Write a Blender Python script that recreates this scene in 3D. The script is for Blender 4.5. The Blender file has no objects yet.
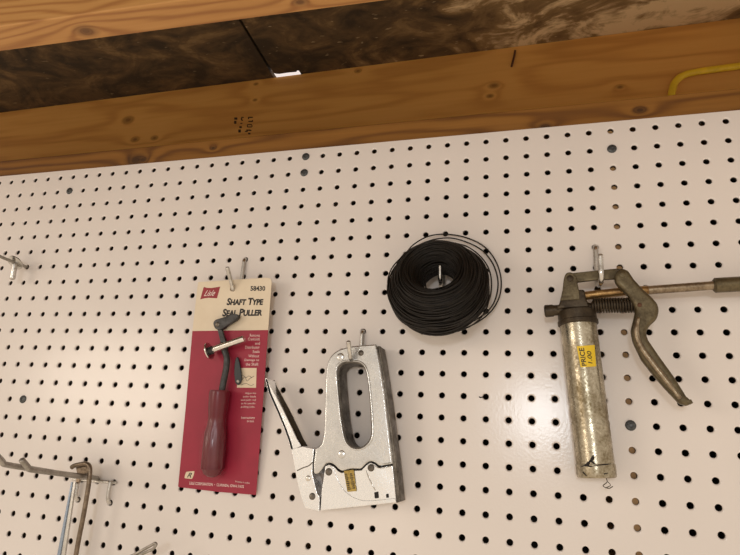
import bpy, bmesh, math, random
from mathutils import Vector, Matrix
from mathutils.geometry import tessellate_polygon
random.seed(7)
SC = bpy.context.scene
COL = SC.collection
IN = .0254

# ------------------------------------------------------------------ camera
RX = Vector((0.96167627, 0.26807297, 0.05758159))
RY = Vector((-0.02304654, 0.28829503, -0.95726424))
RZ = Vector((-0.27321716, 0.91925125, 0.28342465))
CAM = Vector((0.84493603, -0.68967041, -0.39592659))
F = 579.93

def ray(u, v):
    return RX*((u-370)/F) + RY*((v-277.5)/F) + RZ

class Frame:
    """a flat plane standing in the room: origin, right, up, normal towards the room"""
    def __init__(s, o, ex, ey):
        s.o = Vector(o); s.ex = Vector(ex).normalized(); s.ey = Vector(ey).normalized()
        s.n = s.ex.cross(s.ey).normalized()
    def hit(s, u, v, off=0.0):
        d = ray(u, v); o = s.o + s.n*off
        return CAM + d*((o-CAM).dot(s.n)/d.dot(s.n))
    def flat(s, u, v, off=0.0):
        p = s.hit(u, v, off) - s.o
        return (p.dot(s.ex), p.dot(s.ey))
    def at(s, a, b, c):
        return s.o + s.ex*a + s.ey*b + s.n*c

def wallframe(d):
    return Frame((0, -d, 0), (1, 0, 0), (0, 0, 1))
def P(u, v, d):                       # point seen at pixel u,v at distance d in front of the board
    return wallframe(d).hit(u, v)
def PX(u, v, x):                      # on the vertical plane x = const
    r = ray(u, v); return CAM + r*((x-CAM.x)/r.x)
def PZ(u, v, z):
    r = ray(u, v); return CAM + r*((z-CAM.z)/r.z)

cam = bpy.data.cameras.new('camera')
cam.sensor_width = 36; cam.lens = F/740*36; cam.clip_start = .01
co = bpy.data.objects.new('camera', cam); COL.objects.link(co)
m = Matrix.Identity(4)
for i in range(3):
    m[i][0] = RX[i]; m[i][1] = -RY[i]; m[i][2] = -RZ[i]; m[i][3] = CAM[i]
co.matrix_world = m
SC.camera = co

# ------------------------------------------------------------------ materials
class NT:
    def __init__(s, name):
        s.m = bpy.data.materials.new(name); s.m.use_nodes = True
        s.t = s.m.node_tree; s.b = s.t.nodes['Principled BSDF']; s.out = s.t.nodes['Material Output']
    def n(s, typ, **kw):
        x = s.t.nodes.new(typ)
        for k, v in kw.items():
            setattr(x, k, v)
        return x
    def l(s, a, b): s.t.links.new(a, b)
    def val(s, op, a, b=None, c=None, clamp=False):
        x = s.n('ShaderNodeMath', operation=op); x.use_clamp = clamp
        for i, q in enumerate((a, b, c)):
            if q is None: continue
            if hasattr(q, 'is_linked'): s.l(q, x.inputs[i])
            else: x.inputs[i].default_value = q
        return x.outputs[0]
    def coord(s, scale=(1, 1, 1), rot=(0, 0, 0), loc=(0, 0, 0)):
        tc = s.n('ShaderNodeTexCoord'); mp = s.n('ShaderNodeMapping')
        mp.inputs['Scale'].default_value = scale; mp.inputs['Rotation'].default_value = rot
        mp.inputs['Location'].default_value = loc
        s.l(tc.outputs['Object'], mp.inputs['Vector']); return mp.outputs[0]
    def noise(s, vec, scale, detail=4, rough=.55, dist=0):
        x = s.n('ShaderNodeTexNoise'); x.inputs['Scale'].default_value = scale
        x.inputs['Detail'].default_value = detail; x.inputs['Roughness'].default_value = rough
        x.inputs['Distortion'].default_value = dist
        s.l(vec, x.inputs['Vector']); return x.outputs['Fac']
    def ramp(s, fac, stops):
        x = s.n('ShaderNodeValToRGB'); e = x.color_ramp.elements
        while len(e) < len(stops): e.new(.5)
        for i, (p, c) in enumerate(stops):
            e[i].position = p; e[i].color = (*c, 1) if len(c) == 3 else c
        s.l(fac, x.inputs[0]); return x.outputs[0]
    def mix(s, fac, a, b):
        x = s.n('ShaderNodeMix', data_type='RGBA')
        for q, i in ((fac, 0), (a, 6), (b, 7)):
            if hasattr(q, 'is_linked'): s.l(q, x.inputs[i])
            elif isinstance(q, (int, float)): x.inputs[i].default_value = q
            else: x.inputs[i].default_value = (*q, 1)
        return x.outputs[2]
    def bump(s, h, strength, dist=.001):
        x = s.n('ShaderNodeBump'); x.inputs['Strength'].default_value = strength
        x.inputs['Distance'].default_value = dist
        s.l(h, x.inputs['Height']); s.l(x.outputs[0], s.b.inputs['Normal'])
    def set(s, **kw):
        for k, v in kw.items():
            k = k.replace('_', ' ')
            if hasattr(v, 'is_linked'): s.l(v, s.b.inputs[k])
            elif isinstance(v, tuple): s.b.inputs[k].default_value = (*v, 1)
            else: s.b.inputs[k].default_value = v
        return s.m

def plain(name, col, rough=.5, metal=0., var=.12, scale=60, spec=.5, bump=0):
    t = NT(name); v = t.coord()
    f = t.noise(v, scale, 5, .6)
    a = tuple(c*(1-var) for c in col); b = tuple(min(1, c*(1+var)) for c in col)
    c = t.ramp(f, [(.3, a), (.7, b)])
    if bump: t.bump(f, bump, .0006)
    t.set(Base_Color=c, Roughness=rough, Metallic=metal)
    t.b.inputs['Specular IOR Level'].default_value = spec
    return t.m

def metal(name, bright, dark, rough=(.25, .5), scale=45, wear=(.35, .6), metallic=1., bump=.15, fine=420, dent=0.):
    """worn metal: big soiled blotches, fine pits"""
    t = NT(name); v = t.coord()
    f = t.noise(v, scale, 8, .68); g = t.noise(v, fine, 3, .6)
    h = t.val('ADD', t.val('MULTIPLY', f, .7), t.val('MULTIPLY', g, .3))
    c = t.ramp(h, [(wear[0], dark), (wear[1], bright)])
    r = t.n('ShaderNodeMapRange'); t.l(h, r.inputs[0])
    r.inputs[1].default_value = wear[0]; r.inputs[2].default_value = wear[1]
    r.inputs[3].default_value = rough[1]; r.inputs[4].default_value = rough[0]
    if dent: t.bump(t.val('ADD', t.val('MULTIPLY', g, .05), t.noise(t.coord(), 16, 1, .4)), dent, .01)
    else: t.bump(g, bump, .0005)
    t.set(Base_Color=c, Roughness=r.outputs[0], Metallic=metallic)
    return t.m

def wood(name, dark, mid, light, knots=(), band=26., along=1.6, across=38., rough=.6, seed=0.):
    """grain runs along x; knots are (x, y, z, radius) in metres"""
    t = NT(name)
    tc = t.n('ShaderNodeTexCoord'); sep = t.n('ShaderNodeSeparateXYZ'); t.l(tc.outputs['Object'], sep.inputs[0])
    vlong = t.coord((along, across*.35, across*.35), loc=(seed, seed, seed))
    warp = t.noise(vlong, 1.0, 3, .5)
    phase = t.val('MULTIPLY', warp, 5.5)
    cross = t.val('ADD', sep.outputs[2], t.val('MULTIPLY', sep.outputs[1], .8))
    phase = t.val('ADD', phase, t.val('MULTIPLY', cross, band))
    kmask = None
    for (kx, ky, kz, kr) in knots:
        dx = t.val('MULTIPLY', t.val('SUBTRACT', sep.outputs[0], kx), .62)
        dy = t.val('SUBTRACT', sep.outputs[1], ky); dz = t.val('SUBTRACT', sep.outputs[2], kz)
        d2 = t.val('ADD', t.val('ADD', t.val('MULTIPLY', dx, dx), t.val('MULTIPLY', dy, dy)), t.val('MULTIPLY', dz, dz))
        d = t.val('SQRT', d2)
        w = t.val('DIVIDE', kr, t.val('ADD', d, kr*.25))
        phase = t.val('ADD', phase, t.val('MULTIPLY', w, 1.3))
        k = t.val('SUBTRACT', 1.25, t.val('DIVIDE', d, kr), clamp=True)
        kmask = k if kmask is None else t.val('MAXIMUM', kmask, k)
    rings = t.val('MULTIPLY', t.val('ADD', t.val('SINE', t.val('MULTIPLY', phase, 6.283)), 1), .5)
    rings = t.val('POWER', rings, 2.2)
    fib = t.noise(t.coord((7, 240, 240)), 1.0, 3, .6)
    blot = t.noise(t.coord((1.2, 5, 5), loc=(seed*3, 0, 0)), 2.0, 4, .6)
    h = t.val('ADD', t.val('MULTIPLY', rings, .34), t.val('ADD', t.val('MULTIPLY', fib, .3), t.val('MULTIPLY', blot, .42)))
    c = t.ramp(h, [(.22, light), (.48, mid), (.85, dark)])
    if kmask is not None:
        kd = tuple(q*.35 for q in dark)
        c = t.mix(t.val('MULTIPLY', kmask, .85), c, kd)
    t.bump(fib, .12, .0008)
    return t.set(Base_Color=c, Roughness=rough)

M = {}
# glossy pinkish white painted board with orange peel
t = NT('pegboard_paint'); v = t.coord()
bl = t.noise(v, 5., 3, .5)
c = t.ramp(bl, [(.3, (.745, .698, .666)), (.7, (.79, .740, .706))])
t.bump(t.noise(v, 330, 2, .5), .085, .0012)
M['paint'] = t.set(Base_Color=c, Roughness=.18)
t.b.inputs['Specular IOR Level'].default_value = .4
M['hardboard'] = plain('dark_hardboard', (.05, .032, .022), .9)
M['cavity'] = plain('dark_wall_cavity', (.035, .027, .02), .95)
M['stud'] = wood('stud_wood', (.30, .16, .06), (.46, .26, .10), (.54, .32, .14))
M['zinc'] = metal('zinc_wire', (.66, .645, .61), (.40, .38, .35), (.22, .4), 70, metallic=1.)
M['zincdull'] = metal('dull_zinc_rod', (.40, .375, .34), (.24, .22, .19), (.38, .55), 60)
M['chrome'] = metal('worn_chrome', (.74, .745, .74), (.46, .45, .43), (.20, .40), 70, (.32, .60), dent=.35)
M['chromelit'] = metal('lit_chrome', (.92, .935, .95), (.70, .70, .69), (.20, .38), 60, (.30, .56), dent=.30)  # lit copy of the chrome: brighter reflection painted into plates and lever
M['chromedark'] = metal('soiled_and_shaded_steel', (.20, .175, .145), (.065, .055, .045), (.35, .6), 60)  # soiled steel; also paints shade in the staple gun's slot and right side
M['dark'] = plain('dark_gap', (.012, .01, .009), .8)
M['screw'] = metal('grey_screw', (.11, .115, .115), (.05, .052, .052), (.45, .6), 200, metallic=.7)
M['wire'] = metal('black_annealed_wire', (.013, .009, .0055), (.005, .0036, .0026), (.40, .60), 120, metallic=.35, bump=.05)
M['brasslabel'] = metal('brass_label', (.50, .36, .10), (.22, .14, .03), (.35, .6), 300, metallic=.6)
M['ink'] = plain('black_ink', (.018, .015, .014), .6)
M['inkbrown'] = plain('brown_stamp_ink', (.035, .018, .008), .8)
M['white'] = plain('white_print', (.78, .62, .58), .5)
M['redprint'] = plain('red_print', (.27, .007, .02), .45)
M['grease'] = metal('greasy_olive_iron', (.145, .115, .062), (.055, .040, .021), (.36, .58), 55, metallic=.6, bump=.3)
M['greasedark_shade'] = metal('greasy_dark_iron_and_shade', (.070, .050, .028), (.026, .018, .011), (.38, .6), 60, metallic=.55, bump=.3)  # greasy iron; also paints the shade inside the staple gun's lever
M['rustybrass'] = metal('brassy_rust_tube', (.42, .26, .10), (.16, .085, .035), (.3, .5), 80, metallic=.8)
M['tube'] = metal('grimy_steel_tube', (.36, .29, .20), (.12, .082, .05), (.28, .5), 70, metallic=.85)
M['barrel'] = metal('grimy_tin_barrel', (.56, .51, .40), (.19, .15, .085), (.20, .42), 30, (.40, .60), metallic=.95, bump=.25)
M['yellow'] = plain('yellow_sticker', (.80, .56, .02), .5, var=.05)
M['cable'] = plain('yellow_cable', (.80, .56, .03), .4)
M['rust'] = plain('rusty_nail', (.09, .035, .015), .7)
M['toolsteel'] = metal('grey_tool_steel', (.075, .075, .078), (.035, .034, .033), (.4, .55), 90, metallic=.5)
M['slate'] = plain('slate_blade', (.03, .035, .04), .4, .3)
M['pin'] = metal('bright_pin', (.78, .76, .72), (.60, .57, .52), (.18, .3), 60)
M['bluesteel'] = metal('bluish_steel', (.36, .43, .53), (.16, .20, .27), (.2, .38), 50)
M['bronze'] = metal('brown_bronze_rod', (.26, .20, .145), (.10, .075, .052), (.3, .5), 60, metallic=.9)
M['cream'] = plain('cream_paper', (.72, .60, .44), .5, var=.06)
t = NT('handle_plastic'); f = t.noise(t.coord(), 40, 3)
M['handle'] = t.set(Base_Color=t.ramp(f, [(.3, (.105, .004, .012)), (.7, (.14, .007, .017))]), Roughness=.3)
# clear blister film
t = NT('clear_film')
tr = t.n('ShaderNodeBsdfTransparent'); gl = t.n('ShaderNodeBsdfGlossy'); gl.inputs['Roughness'].default_value = .18
tr.inputs[0].default_value = (.985, .97, .97, 1)
t.bump(t.noise(t.coord(), 60, 1), .08, .001)
bn = [x for x in t.t.nodes if x.bl_idname == 'ShaderNodeBump'][0]
t.l(bn.outputs[0], gl.inputs['Normal'])
mx = t.n('ShaderNodeMixShader'); mx.inputs[0].default_value = .022; t.l(tr.outputs[0], mx.inputs[1]); t.l(gl.outputs[0], mx.inputs[2])
t.l(mx.outputs[0], t.out.inputs['Surface']); M['film'] = t.m

# ------------------------------------------------------------------ object helpers
def tag(o, label=None, cat=None, group=None, kind=None):
    if label: o['label'] = label
    if cat: o['category'] = cat
    if group: o['group'] = group
    if kind: o['kind'] = kind
    return o

ORG = {}
def link(name, me, mat, parent=None, smooth=None):
    for x in (mat if isinstance(mat, (list, tuple)) else [mat]):
        me.materials.append(M[x] if isinstance(x, str) else x)
    o = bpy.data.objects.new(name, me); COL.objects.link(o)
    if smooth is not None:
        for p in me.polygons: p.use_smooth = True
        if smooth < 180:
            try: me.set_sharp_from_angle(angle=math.radians(smooth))
            except Exception: pass
    if smooth is not None and smooth <= 60:
        w = o.modifiers.new('weighted', 'WEIGHTED_NORMAL'); w.mode = 'FACE_AREA'; w.weight = 80; w.keep_sharp = True
    if parent is not None:
        og = ORG[parent.name]; me.transform(Matrix.Translation(-og)); o.parent = parent
        ORG[o.name] = og
    return o

def solo(name, me, mat, origin, smooth=None):
    """a one-mesh thing whose origin sits at a sensible point of it"""
    o = link(name, me, mat, None, smooth)
    me.transform(Matrix.Translation(-Vector(origin))); o.location = origin
    ORG[o.name] = Vector(origin)
    return o

def root(name, loc, label, cat, group=None):
    o = bpy.data.objects.new(name, None); COL.objects.link(o); o.empty_display_size = .02
    o.location = loc; ORG[o.name] = Vector(loc); return tag(o, label, cat, group)

def mesh_of(bm, name='m'):
    bmesh.ops.recalc_face_normals(bm, faces=bm.faces)
    me = bpy.data.meshes.new(name); bm.to_mesh(me); bm.free(); return me

def join(*ms):
    bm = bmesh.new()
    for x in ms: bm.from_mesh(x)
    me = bpy.data.meshes.new('j'); bm.to_mesh(me); bm.free(); return me

def catmull(pts, n=6):
    pts = [Vector(p) for p in pts]
    if len(pts) < 3: return pts
    out = []
    q = [pts[0]*2-pts[1]] + pts + [pts[-1]*2-pts[-2]]
    for i in range(1, len(q)-2):
        a, b, c, d = q[i-1:i+3]
        for k in range(n):
            s = k/n
            out.append(.5*((2*b) + (c-a)*s + (2*a-5*b+4*c-d)*s*s + (3*b-a-3*c+d)*s**3))
    out.append(pts[-1]); return out

def tube(pts, r, seg=10, smooth=True, n=6, closed=False, flat=1.0):
    """swept round rod; r may be a list running along the path"""
    pts = catmull(pts, n) if smooth else [Vector(p) for p in pts]
    N = len(pts); bm = bmesh.new(); rings = []
    T = []
    for i in range(N):
        if closed: tg = pts[(i+1) % N]-pts[i-1]
        else: tg = pts[min(i+1, N-1)]-pts[max(i-1, 0)]
        T.append(tg.normalized())
    up = Vector((0, -1, 0)) if abs(T[0].y) < .9 else Vector((0, 0, 1))
    nrm = (up-T[0]*up.dot(T[0])).normalized()
    for i in range(N):
        nrm = (nrm-T[i]*nrm.dot(T[i])).normalized()
        b = T[i].cross(nrm)
        rr = r if not isinstance(r, (list, tuple)) else r[0]+(r[-1]-r[0])*i/(N-1) if len(r) == 2 else r[min(len(r)-1, round(i*(len(r)-1)/(N-1)))]
        rings.append([bm.verts.new(pts[i]+(nrm*math.cos(a)*flat+b*math.sin(a))*rr) for a in [2*math.pi*k/seg for k in range(seg)]])
    for i in range(N if closed else N-1):
        A, B = rings[i], rings[(i+1) % N]
        for k in range(seg):
            bm.faces.new((A[k], A[(k+1) % seg], B[(k+1) % seg], B[k]))
    if not closed:
        for ring, tg, s in ((rings[0], T[0], -1), (rings[-1], T[-1], 1)):
            cen = sum((q.co for q in ring), Vector())/seg
            rr = (ring[0].co-cen).length
            inner = [bm.verts.new(cen+(q.co-cen)*.6+tg*s*rr*.35) for q in ring]
            for k in range(seg): bm.faces.new((ring[k], ring[(k+1) % seg], inner[(k+1) % seg], inner[k]))
            bm.faces.new(inner)
    return mesh_of(bm)

def lathe(p0, p1, prof, seg=40, jag=None):
    """prof: (t along p0->p1 in metres, radius)"""
    p0 = Vector(p0); ax = (Vector(p1)-p0).normalized()
    up = Vector((0, -1, 0)) if abs(ax.y) < .9 else Vector((0, 0, 1))
    a = (up-ax*up.dot(ax)).normalized(); b = ax.cross(a)
    bm = bmesh.new(); rings = []
    for (s, r) in prof:
        if r < 1e-6: rings.append([bm.verts.new(p0+ax*s)])
        else: rings.append([bm.verts.new(p0+ax*s+(a*math.cos(w)+b*math.sin(w))*r*(1 if not jag else 1+jag*random.uniform(-1, 1))) for w in [2*math.pi*k/seg for k in range(seg)]])
    for A, B in zip(rings, rings[1:]):
        for k in range(seg):
            q = [A[k % len(A)], A[(k+1) % len(A)], B[(k+1) % len(B)], B[k % len(B)]]
            u = []
            for z in q:
                if z not in u: u.append(z)
            if len(u) > 2: bm.faces.new(u)
    for R in (rings[0], rings[-1]):
        if len(R) > 1: bm.faces.new(R)
    return mesh_of(bm)

def fillet(pts, r=0, n=4):
    out = []; N = len(pts)
    for i, p in enumerate(pts):
        rr = p[2] if len(p) > 2 else r
        p = Vector(p[:2]); a = Vector(pts[i-1][:2]); b = Vector(pts[(i+1) % N][:2])
        if rr <= 0: out.append(tuple(p)); continue
        la, lb = (a-p).length, (b-p).length
        ka, kb = min(rr, la*.48), min(rr, lb*.48)
        s, e = p+(a-p)*(ka/la), p+(b-p)*(kb/lb)
        for k in range(n+1):
            w = k/n; q = s*(1-w)**2+p*2*w*(1-w)+e*w*w; out.append(tuple(q))
    return out

def loopsmooth(pts, n=4):
    N = len(pts); out = []
    for i in range(N):
        a, b, c, d = [Vector(pts[(i+k) % N][:2]) for k in (-1, 0, 1, 2)]
        for k in range(n):
            s = k/n
            out.append(tuple(.5*((2*b)+(c-a)*s+(2*a-5*b+4*c-d)*s*s+(3*b-a-3*c+d)*s**3)))
    return out

def slab(fr, loops, th, bevel=0., res=3, front=0.):
    """solid plate cut to an outline (with holes), lying in frame fr; loops already in frame metres"""
    cu = bpy.data.curves.new('c', 'CURVE'); cu.dimensions = '2D'; cu.fill_mode = 'BOTH'
    for L in loops:
        sp = cu.splines.new('POLY'); sp.points.add(len(L)-1); sp.use_cyclic_u = True
        for q, (a, b) in zip(sp.points, L): q.co = (a, b, 0, 1)
    cu.extrude = max(th/2-bevel, 1e-5); cu.bevel_depth = bevel; cu.bevel_resolution = res; cu.offset = -bevel
    o = bpy.data.objects.new('t', cu); COL.objects.link(o)
    dg = bpy.context.evaluated_depsgraph_get(); dg.update()
    me = bpy.data.meshes.new_from_object(o.evaluated_get(dg))
    bpy.data.objects.remove(o); bpy.data.curves.remove(cu)
    for vtx in me.vertices:
        a, b, c = vtx.co; vtx.co = fr.at(a, b, c-th/2+front)
    bm = bmesh.new(); bm.from_mesh(me); bmesh.ops.remove_doubles(bm, verts=bm.verts, dist=1e-6)
    bmesh.ops.recalc_face_normals(bm, faces=bm.faces)
    bm.to_mesh(me); bm.free(); me.materials.clear(); return me

def pxslab(fr, pts, th, bevel=0., r=0, holes=(), front=0., smooth=False, res=3):
    L = [[fr.flat(u, v) for (u, v) in (loopsmooth(pts) if smooth else fillet(pts, r))]]
    for h in holes: L.append([fr.flat(u, v) for (u, v) in loopsmooth(h)])
    return slab(fr, L, th, bevel, res, front)

def boxmesh(x0, x1, y0, y1, z0, z1, bevel=0.):
    bm = bmesh.new(); bmesh.ops.create_cube(bm, size=1)
    for q in bm.verts: q.co = Vector(((x0+x1)/2+q.co.x*(x1-x0), (y0+y1)/2+q.co.y*(y1-y0), (z0+z1)/2+q.co.z*(z1-z0)))
    if bevel: bmesh.ops.bevel(bm, geom=bm.edges[:], offset=bevel, segments=2, affect='EDGES', profile=.5)
    return mesh_of(bm)

def dome(c, n, r, h, seg=20, slot=False):
    """low round head standing on a surface at c, facing n"""
    n = Vector(n).normalized(); c = Vector(c)
    return lathe(c-n*h*.6, c+n, [(0, r*.96), (h*.6, r), (h*1.0, r*.93), (h*1.35, r*.7), (h*1.5, r*.35), (h*1.55, 0)], seg)

def disc(px, fr, rp, h):
    a = fr.hit(*px); b = fr.hit(px[0]+rp, px[1]); return dome(a, fr.n, (b-a).length, h)

def text_mesh(s, mapper, quad_fit=True, extrude=0., bold=0., small=False, align='LEFT', shear=0.):
    """text turned into a mesh; its box is stretched over the unit square and mapped"""
    cu = bpy.data.curves.new('t', 'FONT'); cu.body = s; cu.size = 1; cu.align_x = align
    cu.resolution_u = 3; cu.offset = bold; cu.shear = shear; cu.extrude = extrude; cu.space_line = 1.0
    if small:
        cu.small_caps_scale = .8
        for ch in cu.body_format: ch.use_small_caps = True
    o = bpy.data.objects.new('t', cu); COL.objects.link(o)
    dg = bpy.context.evaluated_depsgraph_get(); dg.update()
    me = bpy.data.meshes.new_from_object(o.evaluated_get(dg))
    bpy.data.objects.remove(o); bpy.data.curves.remove(cu)
    xs = [q.co.x for q in me.vertices]; ys = [q.co.y for q in me.vertices]
    x0, x1, y0, y1 = min(xs), max(xs), min(ys), max(ys)
    for q in me.vertices: q.co = mapper((q.co.x-x0)/(x1-x0), (q.co.y-y0)/(y1-y0), q.co.z)
    me.materials.clear(); return me

def quadmap(fr, BL, BR, TR, TL, off):
    """mapper from the unit square to the flat patch between four seen corners"""
    c = [fr.flat(*p) for p in (BL, BR, TR, TL)]
    def f(s, t, z=0):
        a = [(1-s)*(1-t)*c[0][i]+s*(1-t)*c[1][i]+s*t*c[2][i]+(1-s)*t*c[3][i] for i in (0, 1)]
        return fr.at(a[0], a[1], off+z)
    return f

# ------------------------------------------------------------------ the setting
# pegboard: every hole is a real hole with a rounded painted lip
def pegboard(c0, c1, r0, r1, th=.006):
    K = 16; verts = []; faces = []; sm = []; mi = []; cache = {}
    ang = [2*math.pi*k/K for k in range(K)]
    def sq(x, z, y):
        key = (round(x*1e6), round(z*1e6), y)
        if key not in cache: cache[key] = len(verts); verts.append((x, y, z))
        return cache[key]
    rings = [(.0050, 0.), (.0043, .00022), (.0037, .0008), (.0034, .0018), (.00335, th)]
    for c in range(c0, c1+1):
        for r in range(r0, r1+1):
            X, Z = c*IN, -r*IN
            S, B = [], []
            for a in ang:
                k = IN/2/max(abs(math.cos(a)), abs(math.sin(a)))
                S.append(sq(X+k*math.cos(a), Z+k*math.sin(a), 0.)); B.append(sq(X+k*math.cos(a), Z+k*math.sin(a), th))
            prev = S
            for i, (rad, y) in enumerate(rings):
                ring = [len(verts)+k for k in range(K)]
                verts += [(X+rad*math.cos(a), y, Z+rad*math.sin(a)) for a in ang]
                for k in range(K):
                    faces.append((prev[k], prev[(k+1) % K], ring[(k+1) % K], ring[k])); sm.append(i > 0); mi.append(1 if i > 3 else 0)
                prev = ring
            for k in range(K):
                faces.append((prev[k], prev[(k+1) % K], B[(k+1) % K], B[k])); sm.append(False); mi.append(1)
    xa, xb, za, zb = (c0-.5)*IN, (c1+.5)*IN, -(r1+.5)*IN, -(r0-.5)*IN
    o = len(verts); verts += [(xa, 0, zb), (xb, 0, zb), (xb, th, zb), (xa, th, zb), (xa, 0, za), (xb, 0, za), (xb, th, za), (xa, th, za)]
    for f in ((0, 1, 2, 3), (4, 7, 6, 5), (0, 3, 7, 4), (1, 5, 6, 2)):
        faces.append(tuple(o+i for i in f)); sm.append(False); mi.append(0)
    me = bpy.data.meshes.new('pegboard'); me.from_pydata(verts, [], faces)
    me.polygons.foreach_set('use_smooth', sm)
    me.materials.append(M['paint']); me.materials.append(M['hardboard'])
    me.polygons.foreach_set('material_index', mi); me.update()
    ob = bpy.data.objects.new('wall_back', me); COL.objects.link(ob); return ob
tag(pegboard(-20, 64, 0, 34), 'glossy off-white pegboard wall with rows of round holes', 'wall', kind='structure')
XA, XB = -.55, 1.75
tag(link('wall_sheathing', boxmesh(XA, XB, .0952, .107, -.9, .0455), 'cavity'), 'dark sheathing behind the pegboard studs', 'wall', kind='structure')
for i, c in enumerate((-11, 5, 21, 37, 53)):
    tag(link('trim_%d' % (i+1), boxmesh(c*IN-.019, c*IN+.019, .0062 if c == 37 else .030, .095, -.9, .0085), 'stud'), 'pale wood stud behind the pegboard', 'stud', kind='structure')
ZP = .0465; ZS = .231; YR = .115
def at_y(u, v, y):
    d = ray(u, v); return CAM+d*((y-CAM.y)/d.y)
kn = []
for (u, v, r) in ((136, 160, .013), (143, 159.5, .007), (213, 148, .004), (545, 127, .007), (640, 110, .006)):
    q = at_y(u, v, .006); kn.append((q.x, q.y, q.z, r))
M['platewood'] = wood('top_plate_wood', (.085, .028, .003), (.21, .085, .010), (.30, .135, .022), kn, band=34, seed=3.1)
tag(link('trim_6', boxmesh(XA, XB, .0063, .095, .009, ZP, .0015), 'platewood'), 'reddish brown top plate board above the pegboard', 'beam', kind='structure')
kn = []
for (u, v, r) in ((128, 120, .0085), (135, 139.5, .006), (154.5, 138, .005), (256, 84, .003), (255, 100, .003), (494, 85.5, .006), (358, 71, .004), (620, 87, .004), (490, 96, .004)):
    q = at_y(u, v, YR); kn.append((q.x, q.y, q.z, r))
M['rimwood'] = wood('rim_joist_wood', (.50, .232, .052), (.65, .338, .084), (.73, .40, .112), kn, band=6, seed=1.3)
rim = tag(link('trim_7', boxmesh(XA, XB, YR, YR+.038, ZP+.0005, ZS-.0005), 'rimwood'), 'plain tan rim joist above the top plate', 'joist', kind='structure')
ORG[rim.name] = Vector()
A, B = PZ(0, 51.5, ZP), PZ(391, 0, ZP); dr = (B-A).normalized(); pr = Vector((dr.y, -dr.x, 0))
if pr.y > 0: pr = -pr
kn = []
for (u, v, r) in ((86, 31, .010), (70, 5, .008), (300, 2, .006)):
    q = PZ(u, v, ZP); kn.append((q.x, q.y, q.z, r))
M['joistwood'] = wood('joist_wood', (.28, .11, .026), (.45, .22, .062), (.53, .285, .092), kn, band=75, seed=7.7)
bm = bmesh.new(); L0, L1 = A-dr*.75, A+dr*1.6
vs = [bm.verts.new(q+Vector((0, 0, h))) for h in (0, ZS-ZP-.0005) for q in (L0, L1, L1+pr*.038, L0+pr*.038)]
for f in ((0, 1, 2, 3), (4, 5, 6, 7), (0, 1, 5, 4), (1, 2, 6, 5), (2, 3, 7, 6), (3, 0, 4, 7)): bm.faces.new([vs[i] for i in f])
bmesh.ops.bevel(bm, geom=bm.edges[:], offset=.0015, segments=2, affect='EDGES', profile=.5)
tag(link('trim_8', mesh_of(bm), 'joistwood'), 'light orange floor joist overhead nearest the camera', 'joist', kind='structure')

# strand-board subfloor in two sheets with a chipped corner at the seam
def osb(name, pale, lo, lift=0.):
    t = NT(name)
    big = t.noise(t.coord((6, 9, 1)), 1.7, 6, .62, 1.2)
    mid_ = t.noise(t.coord((16, 24, 1), (0, 0, .6)), 1.6, 5, .62, .8)
    fib = t.noise(t.coord((26, 110, 1), (0, 0, .5)), 1, 4, .6, .6)
    h = t.val('ADD', t.val('MULTIPLY', big, .72), t.val('ADD', t.val('MULTIPLY', mid_, .20), t.val('MULTIPLY', fib, .08)))
    if lift:
        sx = t.n('ShaderNodeSeparateXYZ'); tc = t.n('ShaderNodeTexCoord'); t.l(tc.outputs['Object'], sx.inputs[0])
        h = t.val('ADD', h, t.val('MULTIPLY', t.val('MULTIPLY', t.val('SUBTRACT', sx.outputs[0], .62), 3.2, clamp=True), lift))
    c = t.ramp(h, [(lo, (.030, .018, .007)), (lo+.12, (.10, .058, .022)), (lo+.22, (.22, .135, .055)), (lo+.30, pale)])
    chips = t.noise(t.coord((60, 150, 1), (0, 0, .7)), 1, 2, .5)
    c = t.mix(t.val('MULTIPLY', t.val('SUBTRACT', chips, .68, clamp=True), 5., clamp=True), c, pale)
    t.bump(h, .4, .002)
    return t.set(Base_Color=c, Roughness=.75)
M['osbdark'] = osb('dark_strand_board', (.34, .25, .14), .44)
M['osbpale'] = osb('stained_strand_board', (.66, .49, .28), .39, .13)
s0, s1 = PZ(241, 22, ZS), PZ(274, 76, ZS)
xs = s1.x; gx = PZ(301, 74, ZS).x
sd = (s0-s1).normalized()
def sheet(pts, mat, name, label):
    bm = bmesh.new()
    lo = [bm.verts.new((x, y, ZS)) for x, y in pts]; hi = [bm.verts.new((x, y, ZS+.018)) for x, y in pts]
    bm.faces.new(lo); bm.faces.new(hi)
    for i in range(len(pts)): j = (i+1) % len(pts); bm.faces.new((lo[i], lo[j], hi[j], hi[i]))
    return tag(link(name, mesh_of(bm), mat), label, 'ceiling', kind='structure')
YB, YF = .153, -1.0
def seam(y, off): return (s1.x+sd.x/sd.y*(y-s1.y)+off, y)
sheet([(XA, YB), seam(YB, -.002), seam(YF, -.002), (XA, YF)], 'osbdark', 'ceiling', 'dark strand board ceiling left of the seam')
ny = YR-.0075
right = [seam(YB, .0025), (XB, YB), (XB, YF), seam(YF, .0025)]
notch = [seam(ny-.004, .0025), (xs+.008, ny-.001), (xs+.012, ny), (xs+.03, ny-.0005), (gx-.006, ny+.0005), (gx-.003, ny-.003), (gx, ny-.002), (gx, YB)]
sheet([(gx, YB), (XB, YB), (XB, YF), seam(YF, .0025)]+notch[:-1], 'osbpale', 'ceiling_boards', 'mottled tan and brown strand board ceiling right of the seam')
tag(link('ceiling_upper', boxmesh(XA, XB, YF, YB, ZS+.0185, ZS+.03), 'cavity'), 'dark layer above the strand board', 'ceiling', kind='structure')
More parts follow.
